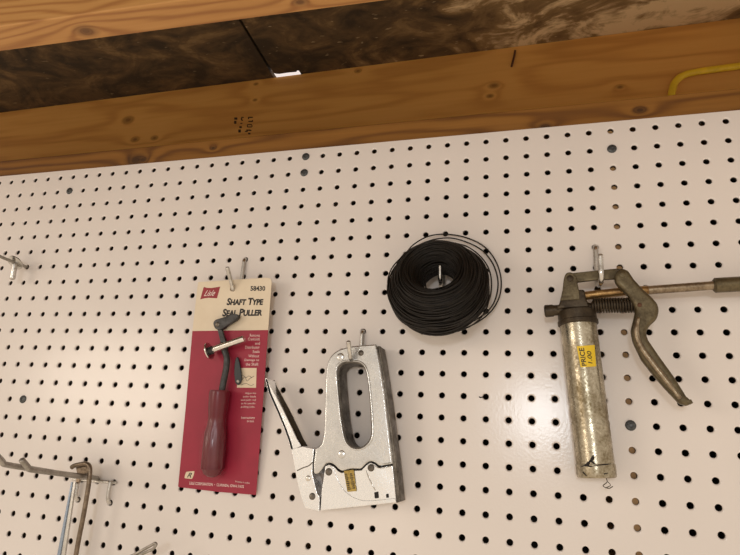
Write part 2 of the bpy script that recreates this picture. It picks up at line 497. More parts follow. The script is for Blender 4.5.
# daylight showing through the chipped corner above the rim joist
t = NT('daylight'); em = t.n('ShaderNodeEmission'); em.inputs[0].default_value = (1, .87, .80, 1); em.inputs[1].default_value = 1.15
t.l(em.outputs[0], t.out.inputs['Surface']); M['daylight'] = t.m
tag(link('window_gap', boxmesh(xs-.001, gx-.0005, ny-.006, YB, ZS+.006, ZS+.014), 'daylight'), 'bright daylight showing through chipped corner of strand board', 'gap', kind='structure')
# lumber stamp on the rim joist: faded brown strokes, unreadable
fr = Frame((0, YR-.0001, 0), (1, 0, 0), (0, 0, 1)); st = []
for (u, v, w, h) in ((235.8, 118.6, 3.2, 2.2), (235.3, 122.4, 2.4, 3.0), (242.6, 117.4, 2.6, .9), (241.6, 118.9, 1.4, 2.2), (242.2, 120.3, 1.6, 1.2), (241.4, 123.4, 2.2, 1.0), (240.6, 127.2, 2.6, 2.0), (239.6, 131, 2.6, 3.0), (250.6, 117.4, 4.6, 1.2), (248.6, 118.2, 1.2, 2), (250.6, 121.4, 4.6, 1.1), (252.4, 120.9, 1.2, 1.6), (249.6, 124.7, 4.6, .9), (249.6, 127.0, 4.4, .9), (247.4, 125.9, .9, 2.4), (252, 125.9, .9, 2.2), (248.4, 130.2, 4.2, 1.3), (246.4, 131.4, 3.0, 1.1), (250.4, 130.5, 2.2, 1.1), (249.3, 133.6, 2.4, 1.7)):
    st.append(pxslab(fr, [(u-w/2, v-h/2), (u+w/2, v-h/2), (u+w/2, v+h/2), (u-w/2, v+h/2)], .0002, r=.5, front=.0002))
link('stamp_mark', join(*st), 'inkbrown', rim)

# ------------------------------------------------------------------ screws that fix the board
SG = 'grey screws fixing the pegboard to its studs'
for (c, r, lab) in ((5, 1, 'grey round screw head near the board top at far left'), (21, 0, 'grey round screw head in topmost hole row, upper of two close together'),
                    (21, 1, 'grey round screw head just below another under the top plate'), (37, 1, 'grey round screw head near the board top above the grease gun'),
                    (5, 14, 'grey round screw head at left edge above the double hook'), (37, 14, 'grey round screw head right of the grease gun barrel')):
    p = Vector((c*IN, 0, -r*IN))
    bm = bmesh.new(); R = .0056
    me = lathe(p+Vector((0, .004, 0)), p+Vector((0, -1, 0)), [(0, .0025), (.0035, .0028), (.0036, R*.9), (.0042, R), (.0052, R*.97), (.0058, R*.8), (.0061, R*.42), (.0052, R*.36), (.0048, 0)], 24)
    tag(solo('screw', me, 'screw', p, 40), lab, 'screw', SG)

# ------------------------------------------------------------------ peg hooks
HG = 'short zinc J shaped peg hooks holding tools'
def jhook(c, r, B, T, label, rad=.0027, up=0):
    x = c*IN; z0 = -r*IN; B = Vector(B); T = Vector(T); B.x = T.x = x
    pts = [(x, .020, z0+.004), (x, .008, z0+.001), (x, .001, z0-.0002), (x, -.0022, z0-.003), (x, -.0026, z0-.012), (x, -.003, B.z+.016), (x, -.005, B.z+.007), (x, (B.y-.005)/2-.001, B.z+.0008), tuple(B), (x, B.y-.006, B.z+.006), tuple((B+Vector((x, B.y-.006, B.z+.006)))*0+Vector((x, (B.y-.006+T.y)/2, (B.z+.006+T.z)/2))), tuple(T)]
    me = tube(pts, rad, 12, n=6)
    return tag(solo('peg_hook', me, 'zinc', (x, 0, z0), 60), label, 'hook', HG)
q, w = PX(232, 289, 18*IN), PX(227.3, 267.5, 18*IN)
jhook(18, 6, (0, q.y+.004, q.z), w, 'small zinc J hook holding the red and cream carded tool')
q, w = PX(353.5, 361, 25*IN), PX(349.7, 345, 25*IN)
jhook(25, 10, (0, q.y-.010, q.z+.001), w+Vector((0,-.006,.003)), 'small zinc J hook through the slot of the staple gun')
q, w = PX(441, 286, 29*IN), PX(440, 263, 29*IN)
jhook(29, 6, (0, q.y, q.z), w, 'small zinc J hook inside the coil of black wire')
q, w = PX(597, 281, 36*IN), PX(598, 256, 36*IN)
jhook(36, 6, (0, -.0385, P(597, 281.5, .0385).z), (0, -.0455, P(598, 255, .0455).z), 'small zinc J hook holding the grease gun by its link arm', .0030)
# straight hook at the left edge: rod out of the board, oval plate and stabiliser leg
x = 3*IN; z = -6*IN
t_ = root('peg_hook', (x, 0, z), 'straight zinc peg hook with oval plate at left edge of board', 'hook')
link('rod', tube([(x, .012, z), (x, -.02, z), (x, -.055, z+.001), (x, -.075, z+.004), (x, -.085, z+.014)], .0023, 12), 'zincdull', t_, 60)
pc = PX(14.8, 264.3, x)
link('plate', lathe((x, pc.y+.001, z+.0012), (x, pc.y-.62, z-.78), [(0, .0105), (.0006, .0122), (.0022, .0122), (.0028, .0105)], 32), 'zinc', t_, 40)
link('leg', tube([(x, pc.y, z-.002), (x, pc.y+.001, z-.014), (x, pc.y+.002, z-.0255)], .0040, 14), 'zinc', t_, 60)
# double prong hook low at the left
x1, x2, z = 10*IN, 12*IN, -18*IN
b1 = PX(29, 468.8, x2); t1 = PX(20.3, 458.6, x2)
t_ = root('double_prong_hook', (11*IN, 0, z), 'double prong zinc hook at lower left carrying the narrow steel tool', 'hook')
link('crossbar', tube([(x1-.012, -.0026, z), (x1, -.0026, z), (x2, -.0026, z), (x2+.006, -.0026, z)], .0021, 12, False), 'zinc', t_, 60)
for xx, bx, bu in ((x1, x1+.003, (5, 464.5)), (x2, 11.1*IN, (30, 469.6))):
    link('leg', tube([(xx-.001, -.0050, z+.001), (xx-.001, -.0050, z-.012), (xx-.0006, -.0042, z-.021), (xx, .000, z-.0252), (xx, .012, z-.0256)], .0024, 12), 'zinc', t_, 60)
    bq = PX(*bu, bx); k = bq.y
    tq = bq+((t1-b1) if True else 0)*1.0
    st_ = Vector((bx, -.0045, z+.0035)); dv = bq-st_
    up = (tq-bq); up.x = 0
    pts = [st_, st_+dv*.3, st_+dv*.6, st_+dv*.86, st_+dv*.94, bq+dv*.01+up*.06, bq+up*.28, bq+up*.6, bq+up]
    link('prong', tube(pts, .0033, 12), 'zincdull', t_, 60)
# hairpin prong at the bottom edge
g = [P(155, 543.3, .042), P(132.5, 555.5, .042), P(118, 563, .040)]
h = [P(152.6, 549.3, .042), P(138.5, 555.6, .042), P(123, 563, .040)]
tip = (g[0]+h[0])/2+(g[0]-g[1]).normalized()*.003
base = Vector((13*IN, .010, -23*IN))
me = tube([base+Vector((-.004, 0, 0)), base+Vector((-.004, -.012, 0)), g[2]+Vector((-.003, .004, -.012)), g[2], g[1], g[0]*.75+g[1]*.25, g[0], tip, h[0], h[0]*.75+h[1]*.25, h[1], h[2], h[2]+Vector((-.001, .004, -.012)), base+Vector((.004, -.012, 0)), base+Vector((.004, 0, 0))], .0017, 10, n=8)
tag(solo('wire_hook', me, 'zincdull', base, 60), 'wire hairpin prong poking up at bottom edge of picture', 'hook')

# ------------------------------------------------------------------ narrow steel tool hung on the double prong hook
def arrange(): pass
d0 = abs(PX(86, 475.5, x2).y)
D = .030
t_ = root('steel_frame_tool', P(80, 468, D), 'narrow bluish steel and brown rod tool hanging on double prong hook', 'tool')
fr = wallframe(D)
link('flat_rail', pxslab(fr, [(72, 482), (75.4, 482), (64.4, 556), (54, 622), (47.5, 622), (57.8, 556)], .003, .0004), 'zinc', t_, 40)
link('edge_rail', pxslab(fr, [(71.6, 482), (73.0, 482), (60.6, 556), (50, 622), (47, 622), (57.4, 556)], .005, .0004, front=.0012), 'bluesteel', t_, 40)
rodp = [P(u, v, D) for (u, v) in ((89.6, 476), (88, 489), (83.6, 515), (79.4, 536), (75.8, 556), (64, 622))]
link('rod', tube([P(71.5, 467.5, D), P(74.5, 465.6, D), P(80, 464.4, D), P(86.5, 463.8, D), P(89.8, 467.6, D)]+rodp, .0029, 12, n=5), 'bronze', t_, 60)
link('head_plate', pxslab(fr, [(73.5, 466), (77, 464.8), (87.5, 464), (89, 473), (81, 474.5), (75.4, 484), (73.2, 484), (75, 474)], .0035, .0006, r=1, front=-.0035), 'bronze', t_, 40)
link('end_bar', pxslab(fr, [(46, 618), (66, 618), (65, 628), (45, 628)], .008, .0006), 'bronze', t_, 40)

# ------------------------------------------------------------------ carded seal puller
top = Vector((0, -.0225, -.19)); ey = Vector((0, -.0175, .265))
CF = Frame(top, (1, 0, 0), ey)
t_ = root('carded_seal_puller', CF.hit(232, 289), 'red and cream hang card with a red handled seal puller under clear film', 'tool')
outline = [(198, 282), (232, 279.8), (266, 277.6), (270.6, 278.2, 2), (271.6, 281, 2), (270.2, 300), (267, 345), (263, 400), (256, 495), (217, 491.8), (178, 487, 1), (186, 403), (192.3, 331)]
hole = [(232+2.1*math.cos(a), 289+2.3*math.sin(a)) for a in [k*math.pi/4 for k in range(8)]]
me = pxslab(CF, outline, .0009, .0002, r=.8, holes=[hole], res=1)
og = ORG[t_.name]
a, b = CF.hit(192.4, 331)-og, CF.hit(267.5, 330)-og
t = NT('card_print'); tc = t.n('ShaderNodeTexCoord'); sp = t.n('ShaderNodeSeparateXYZ'); t.l(tc.outputs['Object'], sp.inputs[0])
k = (b.z-a.z)/(b.x-a.x)
edge = t.val('ADD', t.val('MULTIPLY', t.val('SUBTRACT', sp.outputs[0], a.x), k), a.z)
mask = t.val('LESS_THAN', sp.outputs[2], edge)
f = t.noise(t.coord(), 30, 4, .6)
cr = t.ramp(f, [(.3, (.70, .60, .45)), (.7, (.76, .66, .51))]); rd = t.ramp(f, [(.3, (.275, .008, .032)), (.7, (.335, .011, .041))])
t.bump(t.noise(t.coord(), 90, 2), .12, .0012)
card_mat = t.set(Base_Color=t.mix(mask, cr, rd), Roughness=.5)
card = link('card', me, card_mat, t_, 30)
E_ = .0001
def on_card(name, s, q, mat, **kw):
    me = text_mesh(s, quadmap(CF, *q, off=E_), **kw)
    bm = bmesh.new(); bm.from_mesh(me)
    bm.to_mesh(me); bm.free()
    return link(name, me, mat, card)
def box(x0, y0, x1, y1, sk=0): return ((x0, y1), (x1, y1), (x1+sk, y0), (x0+sk, y0))
on_card('title_text', 'Shaft Type', ((226.5, 305.3), (263.2, 305.1), (263.6, 297.6), (227.2, 298)), 'ink', bold=.045, small=True, shear=.12)
on_card('title_text', 'Seal Puller', ((222.2, 316.7), (262.0, 315.8), (262.5, 308.2), (222.8, 308.8)), 'ink', bold=.045, small=True, shear=.12)
on_card('number_text', '58430', box(250.4, 286, 265.2, 290.9, .2), 'ink', bold=.035)
flag = loopsmooth([(203.8, 286.9), (210.7, 288.1), (220.3, 286.6), (217, 298.3), (209.5, 297.9), (200.3, 299.4)], 1)
logo = link('logo', pxslab(CF, [(203.8, 286.9), (207, 287.8), (211.5, 288.0), (216, 287.3), (220.3, 286.6), (218.8, 292), (217, 298.3), (213, 298.1), (208.5, 297.8), (204, 298.4), (200.3, 299.4), (202, 293)], .0001, front=.0001), 'redprint', card)
link('logo_text', text_mesh('Lisle', quadmap(CF, (203.8, 296.2), (214.2, 295.8), (216.4, 290), (205.8, 290.6), off=.00025), bold=.01, shear=.35), 'white', logo)
side = [('Removes', 105, 158, 55), ('Crankshaft', 95, 158, 75), ('and', 132, 158, 97), ('Distributor', 80, 157, 118), ('Seals', 120, 156, 141), ('Without', 97, 154, 164), ('Damage to', 77, 153, 187), ('the Shaft', 83, 150, 208)]
for s, xa, xb, y in side:
    on_card('side_text', s, box(230+xa/5.29, 325+(y-8)/5.29, 230+xb/5.29, 325+(y+7)/5.29, .15), 'white')
for s, xa, xb, y in [('Adjust the', 80, 138, 362), ('puller blade', 70, 137, 380), ('and push rod', 58, 136, 398), ('to fit specific', 58, 135, 416), ('pulling jobs.', 58, 132, 434), ('Instructions', 60, 130, 490), ('on back.', 90, 128, 508)]:
    on_card('side_text', s, box(230+xa/5.29, 325+(y-6.5)/5.29, 230+xb/5.29, 325+(y+6)/5.29, .12), 'white')
on_card('maker_text', 'LISLE CORPORATION  \u2022  CLARINDA, IOWA 51632', ((189.3, 485), (243.8, 488.3), (244.1, 485.2), (189.6, 481.6)), 'white', bold=.01)
on_card('maker_text', 'Printed in USA', ((235.3, 482.2), (249.6, 484), (249.8, 482.4), (235.5, 480.6)), 'white')
pb = link('picture', pxslab(CF, [(237.5, 368), (256.6, 368), (256, 387.8), (237, 387.6)], .0001, front=.0001), 'cream', card)
link('drawing', join(*[tube([CF.hit(u, v, .0003) for u, v in s], .00022, 6) for s in ([(240, 378), (243, 375.5), (246, 377.5), (249, 376), (252, 378)], [(242, 380), (245, 377), (247, 381), (250, 378.5), (254, 376)], [(241, 385), (246, 383.5), (251, 385.5), (254, 384)])]), 'ink', pb)
em = link('emblem', pxslab(CF, [(186.3, 471.8), (194.6, 471), (193.6, 475.5), (192, 479), (184.4, 478.2), (185, 475)], .0001, r=1, front=.0001), 'cream', card)
link('emblem_mark', text_mesh('R', quadmap(CF, (187, 477.4), (191.3, 477.6), (192.3, 472.7), (188, 472.7), off=.0002), bold=.02, shear=.3), 'ink', em)
# the tool itself
H = .010
TF = Frame(CF.o+CF.n*H, CF.ex, CF.ey)
link('hook_arm', pxslab(TF, [(212.6, 323, 3), (215, 319.6, 2), (222.3, 317.6), (234, 313.3, 2), (238.6, 315, 2), (236.8, 319, 2), (226, 326, 2), (221, 329.9, 3), (215, 329.4, 3)], .007, .0008), 'toolsteel', t_, 40)
link('rivet', disc((217.2, 324.4), TF, 2.2, .0008), 'chromedark', t_, 40)
link('link_bar', pxslab(TF, [(216.6, 329), (221, 328.6), (222.8, 335), (226, 344), (226.5, 352), (221.5, 352), (219.5, 341)], .004, .0006, r=1, front=-.0015), 'toolsteel', t_, 40)
pa, pb2 = CF.hit(210.5, 350.6, .015), CF.hit(244.6, 338.5, .015)
ax = (pb2-pa).normalized(); Lp = (pb2-pa).length
pinr = 3.2/F*.78
link('push_pin', lathe(pa+ax*.004, pb2, [(0, pinr*.9), (.0004, pinr), (Lp-.006, pinr), (Lp-.0045, pinr*.85), (Lp-.004, 0)], 24), 'pin', t_, 40)
link('washer', lathe(pa-ax*.0028, pb2, [(0, .0095), (.0004, .0112), (.0016, .0112), (.002, .0100)], 28), 'pin', t_, 40)
link('nut', lathe(pa-ax*.0006, pb2, [(0, .0052), (.003, .0056), (.0036, .0048), (.0085, .0042), (.0088, 0)], 8), 'toolsteel', t_, 30)
shp = [CF.hit(u, v, .009) for u, v in ((221.5, 344), (224.2, 350), (226.6, 357), (226.4, 367), (224.3, 378), (222.4, 388), (221.3, 396))]
link('shaft', tube(shp, .0041, 14), 'toolsteel', t_, 60)
bl = link('spare_blade', pxslab(Frame(CF.o+CF.n*.005, CF.ex, CF.ey), [(235.4, 358, 2), (237.6, 356.6, 1.5), (239.4, 363), (241.0, 373), (241.4, 381, 3), (238.4, 385.6, 3), (235.0, 383.4, 3), (234.0, 374), (234.2, 366)], .003, .0009), 'slate', t_, 40)
link('blade_eye', disc((237.8, 381.3), Frame(CF.o+CF.n*.0052, CF.ex, CF.ey), 1.5, .0004), 'zincdull', bl, 40)
HR = .0135
ha, hb = CF.hit(219.8, 390, HR), CF.hit(211.6, 477.5, HR)
Lh = (hb-ha).length
hp = [(0, 0), (.0003, .0118), (.004, .0128), (.02, .0122), (.035, .0108), (.042, .0112), (.052, .0132), (.07, .0138), (.095, .0138), (Lh-.010, .0128), (Lh-.004, .0098), (Lh-.001, .005), (Lh, 0)]
me = lathe(ha, hb, hp, 48)
axh = (hb-ha).normalized()
for q in me.vertices:                       # moulded flutes along the grip
    s = (q.co-ha).dot(axh); c = ha+axh*s; rv = q.co-c
    if .045 < s < Lh-.006 and rv.length > 1e-5:
        w = math.atan2(rv.dot(CF.n), rv.dot(CF.ex)); q.co = c+rv*(1+.045*math.cos(8*w))
link('handle', me, 'handle', t_, 60)
bp = [(.030, .0124), (.036, .0132), (.044, .0142), (.056, .0172), (.07, .0183), (.1, .0186), (Lh-.006, .0176), (Lh, .0135), (Lh+.0028, .007), (Lh+.0034, 0)]
me = lathe(ha, hb, bp, 48)
for q in me.vertices:                       # the film is drawn down onto the card
    hgt = (q.co-CF.o).dot(CF.n)
    if hgt < .0006: q.co += CF.n*(.0006-hgt)
link('blister', me, 'film', t_, 180)

# ------------------------------------------------------------------ staple gun
SD = .037
t_ = root('staple_gun', P(353, 430, .004), 'worn chrome hand staple gun hanging by its slot from a J hook', 'staple gun')
SF = wallframe(SD)
body = [(376, 344, 1), (379.6, 362), (384.5, 394), (389, 432), (392.6, 464, 1), (379, 466.2, 2), (375, 462.6, 2), (370, 461, 3), (365.4, 464, 3), (361, 468.8, 2), (350, 469.2), (341.7, 471.2, 2), (338.2, 469.2, 2), (334.2, 464.8, 3), (328.8, 462.5, 3), (324.6, 464.6, 3), (321.4, 470.5, 3), (317.4, 474.4, 2), (313.4, 473.6, 2), (313.2, 464), (314.6, 454), (315, 448.4, 1), (321.4, 444.8, 4), (323.6, 434, 3), (324.4, 415), (325, 390), (325.8, 368, 6), (329.6, 356.5, 6), (337, 350, 5), (349, 346.4, 3), (361, 345)]
slot = [(337.3, 374), (338.4, 366.5), (344, 362.2), (352, 361.8), (360, 363), (365.4, 369), (368.4, 384), (370.6, 408), (371.8, 430), (369.8, 440), (363.5, 446.8), (356, 448.6), (349, 445.4), (344.6, 437.5), (341.4, 420), (339, 397)]
link('body', pxslab(SF, body, .0345, .0020, holes=[slot], res=4), 'chrome', t_, 40)
shade_ring = slab(SF, [[SF.flat(u, v) for u, v in loopsmooth([((u-354.5)*1.03+354.5, (v-405)*1.012+405) for u, v in slot])], [SF.flat(u, v) for u, v in loopsmooth([((u-354.5)*.93+354.5, (v-405)*.975+405) for u, v in slot])]], .0300, .0003, front=-.0028)  # added dark ring: shade of the slot's inner walls put into colour
link('slot_shade_ring', shade_ring, 'chromedark', t_, 40)
# raised rim around the slot and embossed line beside the grip
rimp = [SF.hit(u, v, .0002) for u, v in loopsmooth([((u-354.5)*1.07+354.5, (v-405)*1.022+405) for u, v in slot], 3)]
link('slot_rim', tube(rimp, .0011, 8, False, closed=True), 'chrome', t_, 60)
S2 = wallframe(.0356)
plate = [(325.2, 466.8), (328.8, 464.2, 2), (334, 466.6, 2), (338, 471, 2), (341.7, 472.8, 2), (350, 470.6), (361.4, 470.2, 2), (366, 465.4, 2), (370, 462.6, 3), (374.6, 464, 2), (378.6, 467.8, 2), (392.6, 465.6), (396.2, 502.6), (320.4, 510.6), (321.6, 490)]
plate = [((u), v) + ((c,) if False else ()) for (u, v, *c) in plate]
link('side_plate', pxslab(S2, plate, .032, .0008), 'chromelit', t_, 40)
S3 = wallframe(.0366)
link('cover_plate', pxslab(S3, [(325.4, 468), (328.8, 465.2, 2), (332.6, 467.4, 2), (335.4, 474), (338.8, 482.6), (344.4, 491), (352.6, 497.2), (362.5, 500.6), (374, 500.6), (395.4, 498.2), (396, 502.2), (320.8, 510.2), (322, 490)], .0012, .0004, r=2), 'chromelit', t_, 40)
link('rear_rail', pxslab(wallframe(.033), [(377.5, 346), (379.8, 346), (382.6, 362), (388.4, 400), (396.4, 464), (400.4, 501.5), (396.6, 503), (392.4, 464), (386, 410)], .026, .0008), 'chromedark', t_, 40)  # right side face, its shade put into the dark colour
link('seam', join(tube([S2.hit(u, v, .0004) for u, v in ((366.2, 470.4), (367.6, 475), (371.2, 483), (375.4, 490.6))], .0005, 6), tube([S2.hit(u, v, .0004) for u, v in ((371, 462.6), (379, 468.2), (392, 466.4))], .0003, 6)), 'pin', t_, 60)
for (pts) in ([(374.2, 492.4), (378.4, 491.4), (379, 498, 1), (374.8, 498.6, 1)], [(386, 494), (388.6, 493.6), (389, 497.6), (386.4, 498)]):
    link('slot_opening', pxslab(S2, pts, .0003, front=.0003, r=.6), 'dark', t_)
LF = wallframe(.034)
left = [(264.9, 378.6), (268.6, 392.7), (277.3, 412), (284.6, 429.5), (289, 442.4), (291, 450)]
mid = [(301, 446), (296.6, 438.6), (292, 428.5), (282, 407.8), (272.4, 390), (268.6, 383), (267, 378)]
flange = pxslab(LF, left+mid, .0014, .0004)
W2 = [LF.flat(u, v) for u, v in left+mid]
back = slab(wallframe(.0115), [W2], .0014, .0004)
web = slab(LF, [[LF.flat(u, v) for u, v in left+[(293.6, 450), (291.4, 442), (287, 429.3), (279.8, 412), (271.2, 392.7), (267.4, 379)]]], .0235, .0003)
basep = [(290.8, 449), (294.7, 469), (297, 482), (301, 498), (304.6, 508), (319.4, 511.8), (319.6, 496.5), (317.2, 493), (314.8, 483.5), (312.5, 474), (312.6, 464), (313.9, 452), (313.9, 448.4), (302.8, 446)]
base_ = pxslab(LF, basep, .026, .0010, r=1)
link('squeeze_lever', join(flange, back, web, base_), 'chromelit', t_, 35)
link('lever_shade', slab(wallframe(.0128), [W2], .0012), 'greasedark_shade', t_)  # added dark sheet, painted as the shade inside the lever channel
link('lever_crease', tube([LF.hit(u, v, .0002) for u, v in ((297.2, 470.6), (303, 467.8), (308.5, 465.8), (312.4, 462.4))], .0006, 8), 'chromedark', t_, 60)
for (u, v, r, m_, f_) in ((340.4, 357, 3.8, 'chrome', SF), (361, 353, 2.8, 'chromedark', SF), (341.6, 454.4, 3.8, 'chrome', SF), (328.8, 471.8, 3.5, 'chromedark', S3), (371, 467.8, 3.5, 'chromedark', S2), (308.2, 478.4, 2.7, 'pin', LF), (312.3, 496.4, 3.2, 'chromedark', LF)):
    link('rivet', disc((u, v), f_, r, .0012), m_, t_, 50)
lb = link('maker_label', pxslab(S2, [(344.2, 471), (354, 469.6), (356.8, 491), (347.8, 491.8)], .0004, front=.0016, r=.8), 'brasslabel', t_)
bars = []
for (ua, va, ub, vb, n_) in ((346.2, 473.4, 349.8, 490, 9), (351.2, 473, 354.4, 489, 8)):
    for i in range(n_):
        s = (i+.5)/n_; u, v = ua+(ub-ua)*s, va+(vb-va)*s
        w_ = 1.3+.4*((i*7) % 3-1)*.6
        bars.append(pxslab(S2, [(u-w_, v-.55), (u+w_, v-.7), (u+w_, v+.35), (u-w_, v+.5)], .0001, front=.00175))
link('label_print', join(*bars), 'ink', lb)
link('embossed_text', text_mesh('Arrow', quadmap(SF, (368.8, 366), (373.6, 411), (380.0, 407), (374.6, 364), off=.0001), extrude=.03*.01, bold=.005, shear=.2), 'chrome', t_)

# ------------------------------------------------------------------ coil of black wire
cx, cz = .7362, -.2110
CT = math.radians(18); CY = -.0425
def coilpt(x, y, z):                       # the coil leans out from the wall at its bottom
    q = 1-(math.hypot(x, z)-.018)/.0385       # the opening sits high in the pack
    z += .0088*min(max(q, 0), 1)
    return Vector((cx+x, min(CY+y*math.cos(CT)+z*math.sin(CT), -.0012), cz+z*math.cos(CT)-y*math.sin(CT)))
t_ = root('wire_coil', (cx, 0, cz), 'coil of thin black wire hanging round a J hook', 'wire')
bm = bmesh.new(); rings = []
prof = [(.0215, .017), (.049, .020), (.0545, .012), (.0562, 0), (.0535, -.013), (.0480, -.024), (.041, -.031), (.034, -.0330), (.0285, -.030), (.0245, -.018), (.0205, .0)]
segs = 72
for k in range(segs):
    a = 2*math.pi*k/segs
    rings.append([bm.verts.new(coilpt(r*math.cos(a), y, r*math.sin(a))) for r, y in [(.041+(r-.041)*.95, y*.95) for r, y in prof]])
for k in range(segs):
    A_, B_ = rings[k], rings[(k+1) % segs]
    for i in range(len(prof)):
        j = (i+1) % len(prof); bm.faces.new((A_[i], A_[j], B_[j], B_[i]))
link('core_windings', mesh_of(bm), 'wire', t_, 180)
def strand(r, y, tilt, ph, ecc, rad=.0008, wob=.0006, dx=0, dz=0, n=56):
    pts = []; p1, p2 = random.uniform(0, 6.28), random.uniform(0, 6.28)
    for k in range(n):
        a = 2*math.pi*k/n
        rr = r*(1+ecc*math.cos(2*(a-ph)))+wob*math.sin(3*a+p1)+wob*.6*math.sin(5*a+p2)
        yy = y+tilt*math.cos(a-ph)
        pts.append(coilpt(rr*math.cos(a), yy, rr*math.sin(a)))
    return tube(pts, rad, 6, False, closed=True)
ws = []
per = []
for i in range(len(prof)):
    a_, b_ = Vector(prof[i]), Vector(prof[(i+1) % len(prof)])
    n_ = max(1, round((b_-a_).length/.00165))
    for k in range(n_): per.append(a_.lerp(b_, k/n_))
for q in per:
    if q.y > .0155 and q.x < .047: continue
    ws.append(strand(q.x+random.uniform(-.0006, .0010), q.y, random.uniform(-.0016, .0016), random.uniform(0, 6.28), random.uniform(-.015, .015), .00085, random.uniform(.0002, .0011)))
for k in range(22):                          # stray turns lying across the pack
    ws.append(strand(random.uniform(.0535, .0585), random.uniform(-.012, .012), random.uniform(.001, .004), random.uniform(0, 6.28), random.uniform(-.02, .02), .0008, .0009))
link('windings', join(*ws), 'wire', t_, 180)
# springy loops standing away at the upper right
def ploop(pts, d):
    return tube(catmull([P(u, v, dd) for (u, v), dd in zip(pts, d)], 8), .00085, 8, False)
l1 = ploop([(404, 256), (413, 245), (428, 236.5), (445, 234.2), (464, 237), (482, 245), (494, 258), (500.5, 275), (500.5, 292), (495, 306), (485, 317), (468, 327), (445, 333), (420, 330)], [.020, .014, .008, .005, .004, .004, .004, .005, .007, .010, .012, .018, .026, .030])
l2 = ploop([(407, 254), (418, 245.5), (434, 239.5), (452, 238.2), (470, 243.5), (484, 252), (494, 266), (498, 283), (495, 300), (487, 312), (474, 321)], [.022, .016, .010, .008, .006, .006, .006, .008, .010, .013, .018])
l3 = ploop([(455, 243), (468, 247), (480, 256), (488.5, 268), (491.5, 282), (490, 297), (484, 309), (474, 318)], [.034, .026, .018, .012, .012, .014, .018, .024])
l4 = ploop([(390.5, 290), (394, 304), (400, 315), (410, 325), (424, 331.5), (440, 333)], [.030, .030, .029, .028, .027, .026])
l5 = ploop([(396, 322), (392, 310)], [.028, .030])
for l in (l1, l2, l3): link('loose_strand', l, 'wire', t_, 180)
link('wire_end', l4, 'wire', t_, 180)
link('wire_end', ploop([(427, 302), (432, 313), (440, 322), (448, 327)], [.045, .044, .040, .036]), 'wire', t_, 180)
link('wire_end', ploop([(426, 268), (425, 278), (427, 291), (434, 297)], [.040, .041, .044, .046]), 'wire', t_, 180)

# ------------------------------------------------------------------ grease gun
GA = .024                                  # distance of the barrel axis from the board
t_ = root('grease_gun', P(588, 400, .002), 'old greasy lever grease gun with tin barrel and yellow price sticker', 'grease gun')
a, b = P(578.2, 325, GA), P(596.9, 477.5, GA)
ax = (b-a).normalized(); Lb = (b-a).length
e1, e2 = P(560, 329.5, GA), P(597, 329.5, GA); RB = (e2-e1).length/2*1.0
e3, e4 = P(576.2, 470, GA), P(616.6, 467, GA); RE = (e4-e3).length/2*.98
RB = min(RB, GA-.002); RE = min(RE, GA-.001)
prof = [(-.004, 0), (-.004, RB*.97), (0, RB*.97)]
NB = 40
for i in range(NB+1):
    s = i/NB; L_ = s*(Lb-.013)
    r = RB+(RE*.97-RB)*s
    if abs(s-.70) < .02: r -= .0007
    if abs(s-.735) < .012: r += .0003
    if abs(s-.58) < .012: r -= .0004
    prof.append((L_, r))
prof += [(Lb-.0128, RE*.93), (Lb-.0122, 0)]
link('barrel', lathe(a, b, prof, 56, jag=.004), 'barrel', t_, 50)
link('end_cap', lathe(a+ax*(Lb-.0135), b+ax, [(0, RE*.96), (.0006, RE*1.0), (.004, RE*1.01), (.010, RE*1.0), (.0128, RE*.985), (.0138, RE*.93), (.0132, RE*.82), (.0115, 0)], 56, jag=.012), 'barrel', t_, 40)
def on_cyl(u, v, R_):
    d = ray(u, v).normalized(); w = CAM-a; wd = w-ax*w.dot(ax); dd = d-ax*d.dot(ax)
    A2, B2, C2 = dd.dot(dd), 2*wd.dot(dd), wd.dot(wd)-R_*R_
    return CAM+d*((-B2-math.sqrt(max(B2*B2-4*A2*C2, 0)))/(2*A2))
crud = []
for s_, r_ in (([(579, 467.2), (583, 466), (587, 465.2), (590, 466.4), (594, 466), (599, 465), (605, 464.6), (611, 463.6)], [.0002, .0005, .0012, .0008, .0003, .0005, .0006, .0002]),
               ([(587, 464.6), (590, 461), (592.5, 458.6), (593.4, 455)], [.0014, .0009, .0015, .0006]), ([(591, 461), (595, 463.8)], [.0011, .0007]), ([(583, 472), (586.5, 476)], [.0008, .0005]),
               ([(604, 474), (608, 473)], [.0006, .0004])):
    crud.append(tube([on_cyl(u, v, RB+(RE-RB)*min(1, (v-325)/150)) for u, v in s_], r_, 8))
link('crud_patch', join(*crud), 'dark', t_, 180)
CR = RB*1.06
link('collar', lathe(a-ax*.016, b, [(0, 0), (0, CR*.92), (.0012, CR), (.011, CR), (.0118, CR*1.05), (.0155, CR*1.05), (.0165, CR*.98), (.0165, 0)], 48), 'greasedark_shade', t_, 35)
